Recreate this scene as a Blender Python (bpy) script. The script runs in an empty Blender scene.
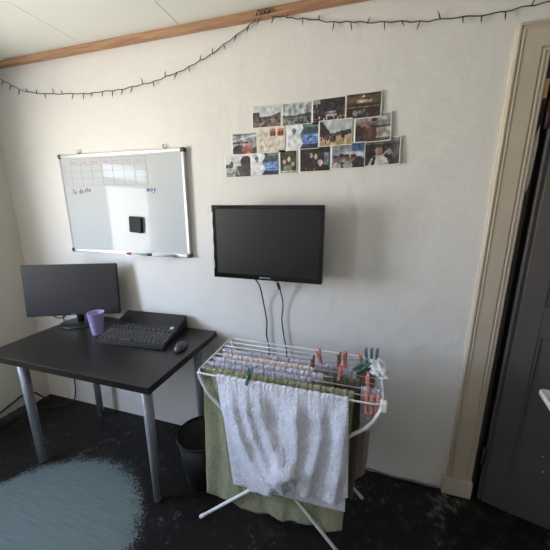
import bpy, bmesh, math, random
from mathutils import Vector, Matrix, noise
SC = bpy.context.scene
COL = SC.collection
R = math.radians

# ------------------------------------------------------------------ camera
CAM_D, CAM_H = 1.49, 1.47
cam_d = bpy.data.cameras.new('camera')
cam = bpy.data.objects.new('camera', cam_d)
COL.objects.link(cam)
cam_d.sensor_width = 36.0
cam_d.lens = 298.0 / 550.0 * 36.0
cam_d.clip_start = 0.02
PITCH = math.atan(70 / 298.0)
YAW = math.atan(93 / math.hypot(298, 70))
cam.location = (0, -CAM_D, CAM_H)
cam.rotation_euler = (math.pi / 2 - PITCH, 0, YAW)
SC.camera = cam

# ------------------------------------------------------------------ world, light, exposure
WIN_Y0, WIN_Y1, WIN_Z0, WIN_Z1 = -1.55, -0.82, 0.92, 1.90     # window in the left wall
FILL_WIN_Y0, FILL_WIN_Y1 = -2.80, -2.42                                   # unseen window added further back in the same wall as fill light
XL, XR, YF, ZC = -2.33, 2.05, -3.3, 2.31

world = bpy.data.worlds.new('daylight')
SC.world = world
world.use_nodes = True
nt = world.node_tree
nt.nodes.clear()
out = nt.nodes.new('ShaderNodeOutputWorld')
bg = nt.nodes.new('ShaderNodeBackground')
tc = nt.nodes.new('ShaderNodeTexCoord')
sep = nt.nodes.new('ShaderNodeSeparateXYZ')
mr = nt.nodes.new('ShaderNodeMapRange')
mr.inputs['From Min'].default_value = -1
mr.inputs['From Max'].default_value = 1
rmp = nt.nodes.new('ShaderNodeValToRGB')
e = rmp.color_ramp.elements
e[0].position = 0.0; e[0].color = (0.80, 0.75, 0.67, 1)
e[1].position = 1.0; e[1].color = (0.36, 0.50, 0.78, 1)
for p, c in ((0.44, (0.86, 0.81, 0.73, 1)), (0.50, (0.78, 0.77, 0.75, 1)), (0.56, (0.52, 0.62, 0.80, 1))):
    k = e.new(p); k.color = c
nt.links.new(tc.outputs['Generated'], sep.inputs[0])
nt.links.new(sep.outputs['Z'], mr.inputs['Value'])
nt.links.new(mr.outputs[0], rmp.inputs[0])
nt.links.new(rmp.outputs[0], bg.inputs['Color'])
bg.inputs['Strength'].default_value = 46.0
nt.links.new(bg.outputs[0], out.inputs['Surface'])

def portal(name, loc, rot, sx, sy):
    l = bpy.data.lights.new(name, 'AREA')
    l.shape = 'RECTANGLE'; l.size = sx; l.size_y = sy
    l.cycles.is_portal = True
    o = bpy.data.objects.new(name, l); COL.objects.link(o)
    o.location = loc; o.rotation_euler = rot
    return o
portal('window_portal', (XL - 0.10, (WIN_Y0 + WIN_Y1) / 2, (WIN_Z0 + WIN_Z1) / 2), (0, -math.pi / 2, 0), WIN_Z1 - WIN_Z0, WIN_Y1 - WIN_Y0)

portal('added_fill_window_portal', (XL - 0.10, (FILL_WIN_Y0 + FILL_WIN_Y1) / 2, (WIN_Z0 + WIN_Z1) / 2), (0, -math.pi / 2, 0), WIN_Z1 - WIN_Z0, FILL_WIN_Y1 - FILL_WIN_Y0)  # portal for the unseen window added as fill

SC.view_settings.view_transform = 'Standard'
SC.view_settings.look = 'None'
SC.view_settings.gamma = 1.0
SC.view_settings.use_curve_mapping = False
SC.view_settings.exposure = 0.0

# ------------------------------------------------------------------ materials
def lin(r, g, b):
    f = lambda c: c / 12.92 if c <= 0.04045 else ((c + 0.055) / 1.055) ** 2.4
    return (f(r / 255), f(g / 255), f(b / 255), 1)

MATS = {}
def mat(name, rgb, rough=0.5, metal=0.0, noise_scale=0, noise_amt=0.0, bump=0.0, bump_scale=40, spec=0.5, coat=0.0, trans=0.0, sss=0.0, alpha=1.0, sheen=0.0, dist=0.002):
    m = bpy.data.materials.new(name); m.use_nodes = True
    n = m.node_tree.nodes; L = m.node_tree.links
    b = n['Principled BSDF']
    c = lin(*rgb)
    b.inputs['Base Color'].default_value = c
    b.inputs['Roughness'].default_value = rough
    b.inputs['Metallic'].default_value = metal
    b.inputs['Specular IOR Level'].default_value = spec
    b.inputs['Coat Weight'].default_value = coat
    b.inputs['Transmission Weight'].default_value = trans
    b.inputs['Alpha'].default_value = alpha
    b.inputs['Sheen Weight'].default_value = sheen
    if noise_scale or bump:
        t = n.new('ShaderNodeTexCoord')
    if noise_scale:
        x = n.new('ShaderNodeTexNoise'); x.inputs['Scale'].default_value = noise_scale
        x.inputs['Detail'].default_value = 5
        L.new(t.outputs['Object'], x.inputs['Vector'])
        r = n.new('ShaderNodeValToRGB')
        r.color_ramp.elements[0].position = 0.3; r.color_ramp.elements[1].position = 0.7
        r.color_ramp.elements[0].color = tuple(v * (1 - noise_amt) for v in c[:3]) + (1,)
        r.color_ramp.elements[1].color = tuple(min(1, v * (1 + noise_amt)) for v in c[:3]) + (1,)
        L.new(x.outputs['Fac'], r.inputs[0]); L.new(r.outputs[0], b.inputs['Base Color'])
    if bump:
        x = n.new('ShaderNodeTexNoise'); x.inputs['Scale'].default_value = bump_scale
        x.inputs['Detail'].default_value = 4
        L.new(t.outputs['Object'], x.inputs['Vector'])
        bp = n.new('ShaderNodeBump'); bp.inputs['Strength'].default_value = bump
        bp.inputs['Distance'].default_value = dist
        L.new(x.outputs['Fac'], bp.inputs['Height']); L.new(bp.outputs[0], b.inputs['Normal'])
    MATS[name] = m
    return m

M_WALL = mat('painted_plaster', (224, 222, 219), 0.75, noise_scale=1.6, noise_amt=0.03, bump=0.6, bump_scale=9, dist=0.012)
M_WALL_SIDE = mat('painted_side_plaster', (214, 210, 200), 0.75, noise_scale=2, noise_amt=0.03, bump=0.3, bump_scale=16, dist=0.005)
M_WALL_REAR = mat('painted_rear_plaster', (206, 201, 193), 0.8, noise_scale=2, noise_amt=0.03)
M_CEIL = mat('ceiling_panel_paint', (228, 230, 222), 0.7, bump=0.1, bump_scale=30)
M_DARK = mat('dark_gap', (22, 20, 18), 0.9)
M_CASING = mat('cream_casing_paint', (190, 179, 162), 0.45, noise_scale=5, noise_amt=0.06, bump=0.1, bump_scale=20)
M_DOOR = mat('dark_brown_door_paint', (78, 74, 72), 0.42, noise_scale=4, noise_amt=0.12, bump=0.15, bump_scale=10)
M_WHITE_METAL = mat('white_coated_metal', (228, 230, 232), 0.35)
M_BLACK = mat('black_plastic', (24, 24, 26), 0.42, bump=0.05, bump_scale=300)
M_BLACK_GLOSS = mat('gloss_black_plastic', (12, 12, 14), 0.15)
M_SCREEN = mat('matte_screen', (20, 20, 21), 0.40, spec=0.5)
M_MONSCREEN = mat('monitor_screen', (48, 46, 47), 0.55, spec=0.3)
M_KEY = mat('keycap_plastic', (70, 70, 72), 0.35)
M_DESK = mat('black_brown_laminate', (31, 27, 25), 0.33, noise_scale=9, noise_amt=0.15, bump=0.08, bump_scale=60, spec=0.4)
M_LEG = mat('grey_lacquered_steel', (146, 149, 156), 0.4, metal=0.3)
M_ALU = mat('brushed_aluminium', (205, 207, 210), 0.35, metal=0.6)
M_GREYPL = mat('grey_plastic', (62, 64, 68), 0.5)
M_CUP = mat('purple_plastic', (206, 192, 242), 0.25, trans=0.45, noise_scale=60, noise_amt=0.2)
M_CUP.node_tree.nodes['Principled BSDF'].inputs['IOR'].default_value = 1.15
M_BIN = mat('black_bin_plastic', (17, 17, 19), 0.5)
M_WOOD_PALE = mat('bare_wood', (206, 160, 112), 0.6, noise_scale=30, noise_amt=0.15)
M_RUST = mat('rusty_hinge_steel', (40, 27, 22), 0.6, noise_scale=60, noise_amt=0.4)
M_CHIP = mat('chipped_white_paint', (190, 184, 174), 0.6, noise_scale=40, noise_amt=0.1)
M_RED = mat('red_plastic', (196, 108, 100), 0.45)
M_PINK = mat('salmon_pink_plastic', (216, 142, 136), 0.45)
M_TEAL = mat('teal_plastic', (92, 128, 136), 0.45)
M_DGREEN = mat('dark_green_plastic', (60, 96, 84), 0.45)
M_MAROON = mat('maroon_plastic', (122, 78, 76), 0.45)
M_STEEL = mat('spring_steel', (160, 160, 165), 0.3, metal=0.9)
M_INKBLACK = mat('black_ink', (30, 30, 36), 0.5)
M_INKBLUE = mat('blue_ink', (52, 84, 168), 0.5)
M_INKRED = mat('faded_red_ink', (206, 128, 132), 0.5)
M_INKGREY = mat('faded_grey_ink', (150, 150, 160), 0.5)
M_LOGO = mat('silver_lettering', (190, 192, 196), 0.4)
M_WHITEPL = mat('white_plastic', (236, 236, 232), 0.35)
M_GLASS_BULB = mat('clear_bulb', (196, 186, 160), 0.2)
M_CORD = mat('dark_green_cord', (38, 40, 34), 0.55)
M_BEIGE_EDGE = mat('silver_side_trim', (206, 206, 204), 0.3, metal=0.4)

def towel_mat(name, rgb, amt=0.12, pat=None, bump=0.9, bscale=170):
    m = mat(name, rgb, 0.95, noise_scale=70, noise_amt=amt, bump=bump, bump_scale=bscale, sheen=0.25, spec=0.1, dist=0.010)
    return m
M_TERRY = towel_mat('white_terry', (228, 231, 246), 0.10)
M_GREEN = towel_mat('sage_terry', (150, 152, 120), 0.12)
M_LILAC = towel_mat('lilac_grey_terry', (190, 188, 206), 0.14)
M_LILAC2 = towel_mat('pale_lilac_terry', (202, 200, 214), 0.14)
M_PEACH = towel_mat('cream_peach_cotton', (226, 212, 204), 0.14)
M_OLIVE = towel_mat('dark_olive_cotton', (92, 88, 74), 0.15, bump=0.4)
M_TAUPE = towel_mat('taupe_cotton', (150, 140, 136), 0.15, bump=0.4)
M_SOCK = towel_mat('white_knit', (220, 222, 230), 0.08, bump=0.4)

# wood trim with streaky grain
def wood_trim():
    m = mat('orange_pine', (190, 130, 84), 0.5)
    n = m.node_tree.nodes; L = m.node_tree.links; b = n['Principled BSDF']
    t = n.new('ShaderNodeTexCoord'); mp = n.new('ShaderNodeMapping'); mp.inputs['Scale'].default_value = (2.2, 45, 45)
    x = n.new('ShaderNodeTexNoise'); x.inputs['Scale'].default_value = 3; x.inputs['Detail'].default_value = 6
    r = n.new('ShaderNodeValToRGB')
    r.color_ramp.elements[0].color = lin(148, 106, 76); r.color_ramp.elements[1].color = lin(186, 146, 112)
    r.color_ramp.elements[0].position = 0.3; r.color_ramp.elements[1].position = 0.65
    L.new(t.outputs['Object'], mp.inputs[0]); L.new(mp.outputs[0], x.inputs['Vector']); L.new(x.outputs['Fac'], r.inputs[0]); L.new(r.outputs[0], b.inputs['Base Color'])
    return m
M_TRIM = wood_trim()

def floor_mat():
    """black floor paint, worn, around a round patch left in old grey-blue paint with a brushed edge"""
    m = bpy.data.materials.new('black_painted_floor'); m.use_nodes = True
    n = m.node_tree.nodes; L = m.node_tree.links; b = n['Principled BSDF']
    t = n.new('ShaderNodeTexCoord')
    def noise_(scale, detail=5, rough=0.6, vec=None):
        x = n.new('ShaderNodeTexNoise'); x.inputs['Scale'].default_value = scale; x.inputs['Detail'].default_value = detail
        x.inputs['Roughness'].default_value = rough
        L.new(vec or t.outputs['Object'], x.inputs['Vector']); return x
    def math_(op, a, bb=None):
        x = n.new('ShaderNodeMath'); x.operation = op
        for i, v in enumerate((a, bb)):
            if v is None: continue
            if isinstance(v, (int, float)): x.inputs[i].default_value = v
            else: L.new(v, x.inputs[i])
        return x.outputs[0]
    mp = n.new('ShaderNodeMapping'); mp.inputs['Location'].default_value = (1.36, 0.86, 0)
    L.new(t.outputs['Object'], mp.inputs[0])
    ln = n.new('ShaderNodeVectorMath'); ln.operation = 'LENGTH'
    L.new(mp.outputs[0], ln.inputs[0])
    big = noise_(5, 3); fine = noise_(85, 5, 0.8); mid = noise_(17, 4, 0.7)
    d = math_('ADD', ln.outputs['Value'], math_('MULTIPLY', math_('SUBTRACT', big.outputs['Fac'], 0.5), 0.10))
    d = math_('ADD', d, math_('MULTIPLY', math_('SUBTRACT', mid.outputs['Fac'], 0.5), 0.10))
    d = math_('ADD', d, math_('MULTIPLY', math_('SUBTRACT', fine.outputs['Fac'], 0.5), 0.30))
    mask = n.new('ShaderNodeMapRange'); mask.inputs['From Min'].default_value = 0.485; mask.inputs['From Max'].default_value = 0.465
    L.new(d, mask.inputs['Value'])
    # faint brushed scratches inside patch
    mp2 = n.new('ShaderNodeMapping'); mp2.inputs['Rotation'].default_value = (0, 0, R(25)); mp2.inputs['Scale'].default_value = (4, 40, 1)
    L.new(t.outputs['Object'], mp2.inputs[0])
    sc = noise_(2.0, 6, 0.6, mp2.outputs[0])
    r1 = n.new('ShaderNodeValToRGB')
    r1.color_ramp.elements[0].position = 0.25; r1.color_ramp.elements[0].color = lin(90, 102, 101)
    r1.color_ramp.elements[1].position = 0.75; r1.color_ramp.elements[1].color = lin(108, 121, 120)
    L.new(sc.outputs['Fac'], r1.inputs[0])
    # black paint with dusty worn marks
    w = noise_(14, 8, 0.75); w2 = noise_(2.2, 3)
    r2 = n.new('ShaderNodeValToRGB')
    r2.color_ramp.elements[0].position = 0.56; r2.color_ramp.elements[0].color = lin(25, 22, 21)
    r2.color_ramp.elements[1].position = 0.80; r2.color_ramp.elements[1].color = lin(74, 69, 66)
    L.new(math_('ADD', math_('MULTIPLY', w.outputs['Fac'], 0.8), math_('MULTIPLY', w2.outputs['Fac'], 0.25)), r2.inputs[0])
    mix = n.new('ShaderNodeMix'); mix.data_type = 'RGBA'
    # pale scuffs and chips
    ch = noise_(22, 8, 0.78); ch2 = noise_(3.1, 2)
    r3 = n.new('ShaderNodeValToRGB')
    r3.color_ramp.elements[0].position = 0.655; r3.color_ramp.elements[0].color = (0, 0, 0, 1)
    r3.color_ramp.elements[1].position = 0.74; r3.color_ramp.elements[1].color = (1, 1, 1, 1)
    L.new(math_('ADD', math_('MULTIPLY', ch.outputs['Fac'], 0.75), math_('MULTIPLY', ch2.outputs['Fac'], 0.42)), r3.inputs[0])
    mixc = n.new('ShaderNodeMix'); mixc.data_type = 'RGBA'
    L.new(r3.outputs[0], mixc.inputs[0]); L.new(r2.outputs[0], mixc.inputs[6]); mixc.inputs[7].default_value = lin(96, 98, 98)
    L.new(mask.outputs[0], mix.inputs[0]); L.new(mixc.outputs[2], mix.inputs[6]); L.new(r1.outputs[0], mix.inputs[7])
    L.new(mix.outputs[2], b.inputs['Base Color'])
    rr = n.new('ShaderNodeMapRange'); rr.inputs['To Min'].default_value = 0.42; rr.inputs['To Max'].default_value = 0.8
    L.new(mask.outputs[0], rr.inputs['Value']); L.new(rr.outputs[0], b.inputs['Roughness'])
    bp = n.new('ShaderNodeBump'); bp.inputs['Strength'].default_value = 0.4; bp.inputs['Distance'].default_value = 0.003
    L.new(w.outputs['Fac'], bp.inputs['Height']); L.new(bp.outputs[0], b.inputs['Normal'])
    b.inputs['Specular IOR Level'].default_value = 0.25
    return m
M_FLOOR = floor_mat()

def board_mat():
    m = mat('whiteboard_enamel', (190, 195, 198), 0.05, spec=0.075)
    return m
M_BOARD = board_mat()

def pane_mat():
    m = bpy.data.materials.new('window_glass'); m.use_nodes = True
    n = m.node_tree.nodes; L = m.node_tree.links; n.clear()
    o = n.new('ShaderNodeOutputMaterial'); a = n.new('ShaderNodeBsdfTransparent'); g = n.new('ShaderNodeBsdfGlossy')
    g.inputs['Roughness'].default_value = 0.02
    x = n.new('ShaderNodeMixShader'); x.inputs[0].default_value = 0.05
    L.new(a.outputs[0], x.inputs[1]); L.new(g.outputs[0], x.inputs[2]); L.new(x.outputs[0], o.inputs[0])
    return m
M_PANE = pane_mat()

def print_mat():
    m = bpy.data.materials.new('photo_print'); m.use_nodes = True
    n = m.node_tree.nodes; L = m.node_tree.links; b = n['Principled BSDF']
    a = n.new('ShaderNodeVertexColor'); a.layer_name = 'ink'
    L.new(a.outputs['Color'], b.inputs['Base Color'])
    b.inputs['Roughness'].default_value = 0.45
    return m
M_PRINT = print_mat()

# ------------------------------------------------------------------ mesh helpers
class MB:
    """collects shapes and links them as one mesh object"""
    def __init__(s): s.bm = bmesh.new()
    def _mi(s, faces, mi, smooth):
        for f in faces: f.material_index = mi; f.smooth = smooth
    def box(s, lo, hi, mi=0, bevel=0.0, M=None, seg=2):
        t = bmesh.new()
        bmesh.ops.create_cube(t, size=1)
        for v in t.verts:
            v.co = Vector([(lo[i] + hi[i]) / 2 + v.co[i] * (hi[i] - lo[i]) for i in range(3)])
        if bevel: bmesh.ops.bevel(t, geom=t.edges[:], offset=bevel, segments=seg, affect='EDGES', profile=0.5)
        s._merge(t, mi, False, M); return s
    def _merge(s, t, mi, smooth, M=None):
        if M is not None: t.transform(M)
        mp = {}
        for v in t.verts: mp[v] = s.bm.verts.new(v.co)
        for f in t.faces:
            try:
                g = s.bm.faces.new([mp[v] for v in f.verts]); g.material_index = mi; g.smooth = smooth or f.smooth
            except ValueError: pass
        t.free()
    def tube(s, pts, r, mi=0, n=10, caps=True, r2=None):
        pts = [Vector(p) for p in pts]; rings = []
        up = None
        for i, p in enumerate(pts):
            a = pts[max(0, i - 1)]; b = pts[min(len(pts) - 1, i + 1)]
            d = (b - a).normalized()
            if up is None:
                up = Vector((0, 0, 1)) if abs(d.z) < 0.9 else Vector((1, 0, 0))
            u = (up - d * up.dot(d)).normalized(); w = d.cross(u); up = u
            rr = r if r2 is None else r + (r2 - r) * i / (len(pts) - 1)
            rings.append([s.bm.verts.new(p + (u * math.cos(2 * math.pi * k / n) + w * math.sin(2 * math.pi * k / n)) * rr) for k in range(n)])
        for a, b in zip(rings, rings[1:]):
            for k in range(n):
                f = s.bm.faces.new((a[k], a[(k + 1) % n], b[(k + 1) % n], b[k])); f.smooth = True; f.material_index = mi
        if caps:
            f = s.bm.faces.new(rings[0][::-1]); f.material_index = mi
            f = s.bm.faces.new(rings[-1]); f.material_index = mi
        return s
    def lathe(s, prof, n=32, mi=0, M=None, closed=False):
        t = bmesh.new(); rings = []
        for r, z in prof:
            if r < 1e-6: rings.append([t.verts.new((0, 0, z))])
            else: rings.append([t.verts.new((r * math.cos(2 * math.pi * k / n), r * math.sin(2 * math.pi * k / n), z)) for k in range(n)])
        for a, b in zip(rings, rings[1:]):
            for k in range(n):
                j = (k + 1) % n
                if len(a) == 1 and len(b) == 1: continue
                if len(a) == 1: t.faces.new((a[0], b[j], b[k]))
                elif len(b) == 1: t.faces.new((a[k], a[j], b[0]))
                else: t.faces.new((a[k], a[j], b[j], b[k]))
        s._merge(t, mi, True, M); return s
    def prism(s, poly, axis, a, b, mi=0, bevel=0.0, M=None):
        """extrude a 2-D polygon along an axis between a and b"""
        t = bmesh.new()
        def P(u, v, w): return {'x': (w, u, v), 'y': (u, w, v), 'z': (u, v, w)}[axis]
        A = [t.verts.new(P(u, v, a)) for u, v in poly]; B = [t.verts.new(P(u, v, b)) for u, v in poly]
        t.faces.new(A[::-1]); t.faces.new(B)
        for k in range(len(poly)):
            j = (k + 1) % len(poly); t.faces.new((A[k], A[j], B[j], B[k]))
        bmesh.ops.recalc_face_normals(t, faces=t.faces[:])
        if bevel: bmesh.ops.bevel(t, geom=t.edges[:], offset=bevel, segments=2, affect='EDGES', profile=0.5)
        s._merge(t, mi, False, M); return s
    def ball(s, c, r, mi=0, sc=(1, 1, 1), n=12):
        t = bmesh.new(); bmesh.ops.create_uvsphere(t, u_segments=n, v_segments=max(6, n // 2), radius=r)
        for v in t.verts: v.co = Vector((v.co.x * sc[0] + c[0], v.co.y * sc[1] + c[1], v.co.z * sc[2] + c[2]))
        s._merge(t, mi, True); return s
    def build(s, name, mats, parent=None, loc=None, recalc=True):
        if recalc: bmesh.ops.recalc_face_normals(s.bm, faces=s.bm.faces[:])
        me = bpy.data.meshes.new(name); s.bm.to_mesh(me); s.bm.free()
        for m in (mats if isinstance(mats, (list, tuple)) else [mats]): me.materials.append(m)
        o = bpy.data.objects.new(name, me); COL.objects.link(o)
        if loc is not None: o.location = loc
        if parent is not None: o.parent = parent
        return o

def tag(o, label, cat, group=None, kind=None):
    if label: o['label'] = label
    if cat: o['category'] = cat
    if group: o['group'] = group
    if kind: o['kind'] = kind
    return o
def thing(name, label, cat, loc=(0, 0, 0), rz=0.0, group=None):
    o = bpy.data.objects.new(name, None); COL.objects.link(o)
    o.empty_display_size = 0.05
    o.location = loc; o.rotation_euler = (0, 0, rz)
    return tag(o, label, cat, group)
def struct(name, mb, mats, parent=None):
    o = mb.build(name, mats, parent)
    if parent is None: o['kind'] = 'structure'
    return o
def spline(pts, n=8):
    """Catmull-Rom through the points"""
    P = [Vector(p) for p in pts]; P = [P[0] * 2 - P[1]] + P + [P[-1] * 2 - P[-2]]
    o = []
    for i in range(1, len(P) - 2):
        a, b, c, d = P[i - 1:i + 3]
        for k in range(n):
            t = k / n
            o.append(0.5 * ((2 * b) + (c - a) * t + (2 * a - 5 * b + 4 * c - d) * t * t + (3 * b - a - 3 * c + d) * t ** 3))
    o.append(P[-2]); return o
def wall_with_hole(mb, axis, a0, a1, z0, z1, t0, t1, h):
    """wall slab with one rectangular hole h=(a0,a1,z0,z1); axis = direction the wall runs in"""
    ha0, ha1, hz0, hz1 = h
    def B(u0, u1, w0, w1):
        if u1 - u0 < 1e-6 or w1 - w0 < 1e-6: return
        if axis == 'x': mb.box((u0, t0, w0), (u1, t1, w1))
        else: mb.box((t0, u0, w0), (t1, u1, w1))
    B(a0, ha0, z0, z1); B(ha1, a1, z0, z1); B(ha0, ha1, z0, hz0); B(ha0, ha1, hz1, z1)

# ------------------------------------------------------------------ the room
DX0, DX1, DZ = 0.604, 1.43, 2.045          # door opening
struct('floor', MB().box((XL - 0.14, YF - 0.14, -0.08), (XR + 0.14, 1.4, 0.0)), M_FLOOR)
w = MB(); wall_with_hole(w, 'x', XL - 0.14, XR + 0.14, 0, ZC + 0.06, 0.0, 0.14, (DX0, DX1, 0, DZ))
struct('wall_back', w, M_WALL)
w = MB(); wall_with_hole(w, 'y', -1.9, 0.0, 0, ZC + 0.06, XL - 0.14, XL, (WIN_Y0, WIN_Y1, WIN_Z0, WIN_Z1)); wall_with_hole(w, 'y', YF, -1.9, 0, ZC + 0.06, XL - 0.14, XL, (FILL_WIN_Y0, FILL_WIN_Y1, WIN_Z0, WIN_Z1))  # rear opening is for the added fill window
struct('wall_left', w, M_WALL_SIDE)
struct('wall_front', MB().box((XL - 0.14, YF - 0.14, 0), (XR + 0.14, YF, ZC + 0.06)), M_WALL_REAR)
struct('wall_right', MB().box((XR, YF, 0), (XR + 0.14, 0.0, ZC + 0.06)), M_WALL_REAR)
# dark corridor beyond the door
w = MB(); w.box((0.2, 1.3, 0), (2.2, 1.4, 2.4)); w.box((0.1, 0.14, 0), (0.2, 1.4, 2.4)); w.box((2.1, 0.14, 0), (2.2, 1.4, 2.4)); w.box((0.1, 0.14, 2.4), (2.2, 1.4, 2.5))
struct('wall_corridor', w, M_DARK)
# ceiling of 60 cm panels with dark joints
c = MB()
x = -0.92 - 0.6 * 3
seams = []
while x < XR + 0.14:
    seams.append(x); x += 0.6
edges = [XL - 0.14] + [s for s in seams if XL - 0.1 < s < XR + 0.1] + [XR + 0.14]
for a, b in zip(edges, edges[1:]):
    g = 0.0022 if abs(a + 0.92) > 0.01 else 0.003
    c.box((a + 0.0018, YF - 0.14, ZC), (b - 0.0018, 0.0, ZC + 0.03), 0)
c.box((XL - 0.14, YF - 0.14, ZC + 0.028), (XR + 0.14, 0.0, ZC + 0.06), 1)
struct('ceiling', c, [M_CEIL, M_DARK])
# wooden strip in the angle between wall and ceiling
t = MB(); t.box((XL, -0.034, ZC - 0.030), (XR, 0.0, ZC), bevel=0.004)
struct('trim_1', t, M_TRIM)
# windows: frame bars, pane, sill
def window(name, axis, a0, a1, z0, z1, t):
    f = MB(); b = 0.045
    def B(u0, u1, w0, w1, d=0.03):
        if axis == 'y': f.box((t - d, u0, w0), (t + d, u1, w1), bevel=0.004)
        else: f.box((u0, t - d, w0), (u1, t + d, w1), bevel=0.004)
    B(a0, a0 + b, z0, z1); B(a1 - b, a1, z0, z1); B(a0 + b, a1 - b, z0, z0 + b); B(a0 + b, a1 - b, z1 - b, z1)
    B(a0 + b, a1 - b, 1.645, 1.725, 0.026)          # transom
    o = struct(name, f, M_WHITEPL)
    p = MB()
    if axis == 'y': p.box((t - 0.002, a0 + b, z0 + b), (t + 0.002, a1 - b, z1 - b))
    else: p.box((a0 + b, t - 0.002, z0 + b), (a1 - b, t + 0.002, z1 - b))
    p.build('pane', M_PANE, o)
window('window_1', 'y', WIN_Y0, WIN_Y1, WIN_Z0, WIN_Z1, XL - 0.05)
window('added_fill_window', 'y', FILL_WIN_Y0, FILL_WIN_Y1, WIN_Z0, WIN_Z1, XL - 0.05)  # unseen window, added to even out the light across the room

# door casing (moulded, mitred), plinth blocks, jamb with stop
CX0, CX1, CT = 0.486, 0.600, 2.116
prof = [(0.0, 0.0), (0.0, 0.017), (0.003, 0.020), (0.008, 0.020), (0.011, 0.014), (0.014, 0.0135), (0.017, 0.0185), (0.020, 0.0195), (0.024, 0.0165),
        (0.027, 0.016), (0.082, 0.016), (0.085, 0.0105), (0.088, 0.010), (0.091, 0.0145), (0.096, 0.015), (0.099, 0.010), (0.102, 0.0095), (0.105, 0.012), (0.110, 0.012), (0.114, 0.009), (0.114, 0.0)]
def casing():
    m = MB(); bm = m.bm
    XO1 = DX1 + (DX0 - CX1) + (CX1 - CX0)
    XM = DX1 + 0.004 + 0.114
    rings = []
    for u, d in prof:      # u from the outer edge inwards, d = stand-off from the wall
        rings.append([bm.verts.new(q) for q in ((CX0 + u, -d, 0.0), (CX0 + u, -d, CT - u), (XM - u, -d, CT - u), (XM - u, -d, 0.0))])
    for a, b in zip(rings, rings[1:]):
        for k in range(3): bm.faces.new((a[k], a[k + 1], b[k + 1], b[k]))
    return m
cas = struct('trim_2', casing(), M_CASING)
rnd = random.Random(11)
zs = [.10 + k * (CT - .12) / 60 for k in range(61)]
pe = MB(); pe.prism([(CX0 + .004, z) for z in zs] + [(CX0 - .001 - rnd.random() ** 2 * .007, z) for z in reversed(zs)], 'y', -.0025, 0.0)
pe.build('paint_edge', mat('cream_paint_edge', (232, 222, 206), .5), cas)
pl = MB(); pl.box((CX0 - 0.018, -0.030, 0), (CX1 + 0.002, 0.0, 0.098), bevel=0.004)
pl.build('plinth_block', M_CASING, cas)
pl = MB(); pl.box((DX1 - 0.002, -0.030, 0), (DX1 + 0.14, 0.0, 0.098), bevel=0.004)
pl.build('plinth_block', M_CASING, cas)
j = MB()
j.box((DX0 - 0.004, 0.0, 0), (DX0 + 0.008, 0.14, DZ)); j.box((DX1 - 0.008, 0.0, 0), (DX1 + 0.004, 0.14, DZ)); j.box((DX0, 0.0, DZ - 0.012), (DX1, 0.14, DZ + 0.004))
j.box((DX0 - 0.004, -0.001, 0), (DX0 + 0.014, 0.02, DZ - 0.012)); j.box((DX0 + 0.008, 0.055, 0), (DX0 + 0.075, 0.075, DZ - 0.012)); j.box((DX1 - 0.026, 0.055, 0), (DX1 - 0.008, 0.075, DZ - 0.012))
jamb = struct('door_jamb', j, mat('dark_jamb_paint', (44, 38, 35), 0.5, noise_scale=14, noise_amt=0.3))
jamb.name = 'trim_3'
# flaking paint and bare wood on the jamb stop
def slab(poly, y, th, mats, name, parent):
    m = MB(); m.prism(poly, 'y', y - th, y); return m.build(name, mats, parent)
slab([(0.601, 1.862), (0.616, 1.862), (0.616, 1.928), (0.602, 1.928)], -0.0008, 0.0015, M_WOOD_PALE, 'bare_wood_patch', jamb)
slab([(0.600, 1.51), (0.609, 1.53), (0.613, 1.58), (0.616, 1.70), (0.612, 1.77), (0.606, 1.74), (0.600, 1.70)], -0.0008, 0.0015, M_CHIP, 'paint_patch', jamb)

# door leaf, standing ajar into the room, hinged beside the casing
door = bpy.data.objects.new('door_1', None); COL.objects.link(door)
door.location = (0.632, -0.024, 0.0); door.rotation_euler = (0, 0, R(-15.4)); door['kind'] = 'structure'
DW, DT = 0.79, 0.036
lf = MB()
lf.box((0, 0, 0.008), (0.009, DT, 2.03), bevel=0.002); lf.box((0.009, 0.010, 0.008), (0.020, DT, 2.03)); lf.box((0.020, 0, 0.008), (0.098, DT, 2.03), bevel=0.002); lf.box((DW - 0.115, 0, 0.008), (DW, DT, 2.03), bevel=0.002)
for z0, z1 in ((0.008, 0.22), (0.93, 1.06), (1.92, 2.03)):
    lf.box((0.098, 0, z0), (DW - 0.115, DT, z1))
lf.build('door_leaf', M_DOOR, door)
for z0, z1 in ((0.22, 0.93), (1.06, 1.92)):
    p = MB(); p.box((0.095, 0.012, z0 - 0.003), (DW - 0.112, DT - 0.012, z1 + 0.003))
    for q0, q1 in (((0.098, 0.004, z0), (0.110, 0.014, z1)), ((DW - 0.127, 0.004, z0), (DW - 0.115, 0.014, z1)), ((0.110, 0.004, z0), (DW - 0.127, 0.014, z0 + 0.012)), ((0.110, 0.004, z1 - 0.012), (DW - 0.127, 0.014, z1))):
        p.box(q0, q1, bevel=0.003)
    p.build('door_panel', M_DOOR, door)
for z in (0.27, 1.80):
    h = MB(); h.tube([(-0.008, 0.0, z - 0.05), (-0.008, 0.0, z + 0.05)], 0.0075, n=10); h.box((-0.010, -0.001, z - 0.045), (0.006, 0.002, z + 0.045))
    h.build('hinge', M_RUST, door)
h = MB(); h.tube(spline([(DW - 0.06, 0, 1.0), (DW - 0.06, -0.045, 1.0), (DW - 0.075, -0.052, 1.0), (DW - 0.17, -0.05, 1.0)], 5), 0.009)
h.box((DW - 0.082, -0.006, 0.92), (DW - 0.038, 0.001, 1.08), bevel=0.004)
h.build('door_handle', M_STEEL, door)
for q in ((0.198, 0.373), (0.212, 0.298)):
    h = MB(); h.ball((q[0], -0.0005, q[1]), 0.004, sc=(1, 0.4, 1), n=8); h.build('paint_fleck', M_CHIP, door)

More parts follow.
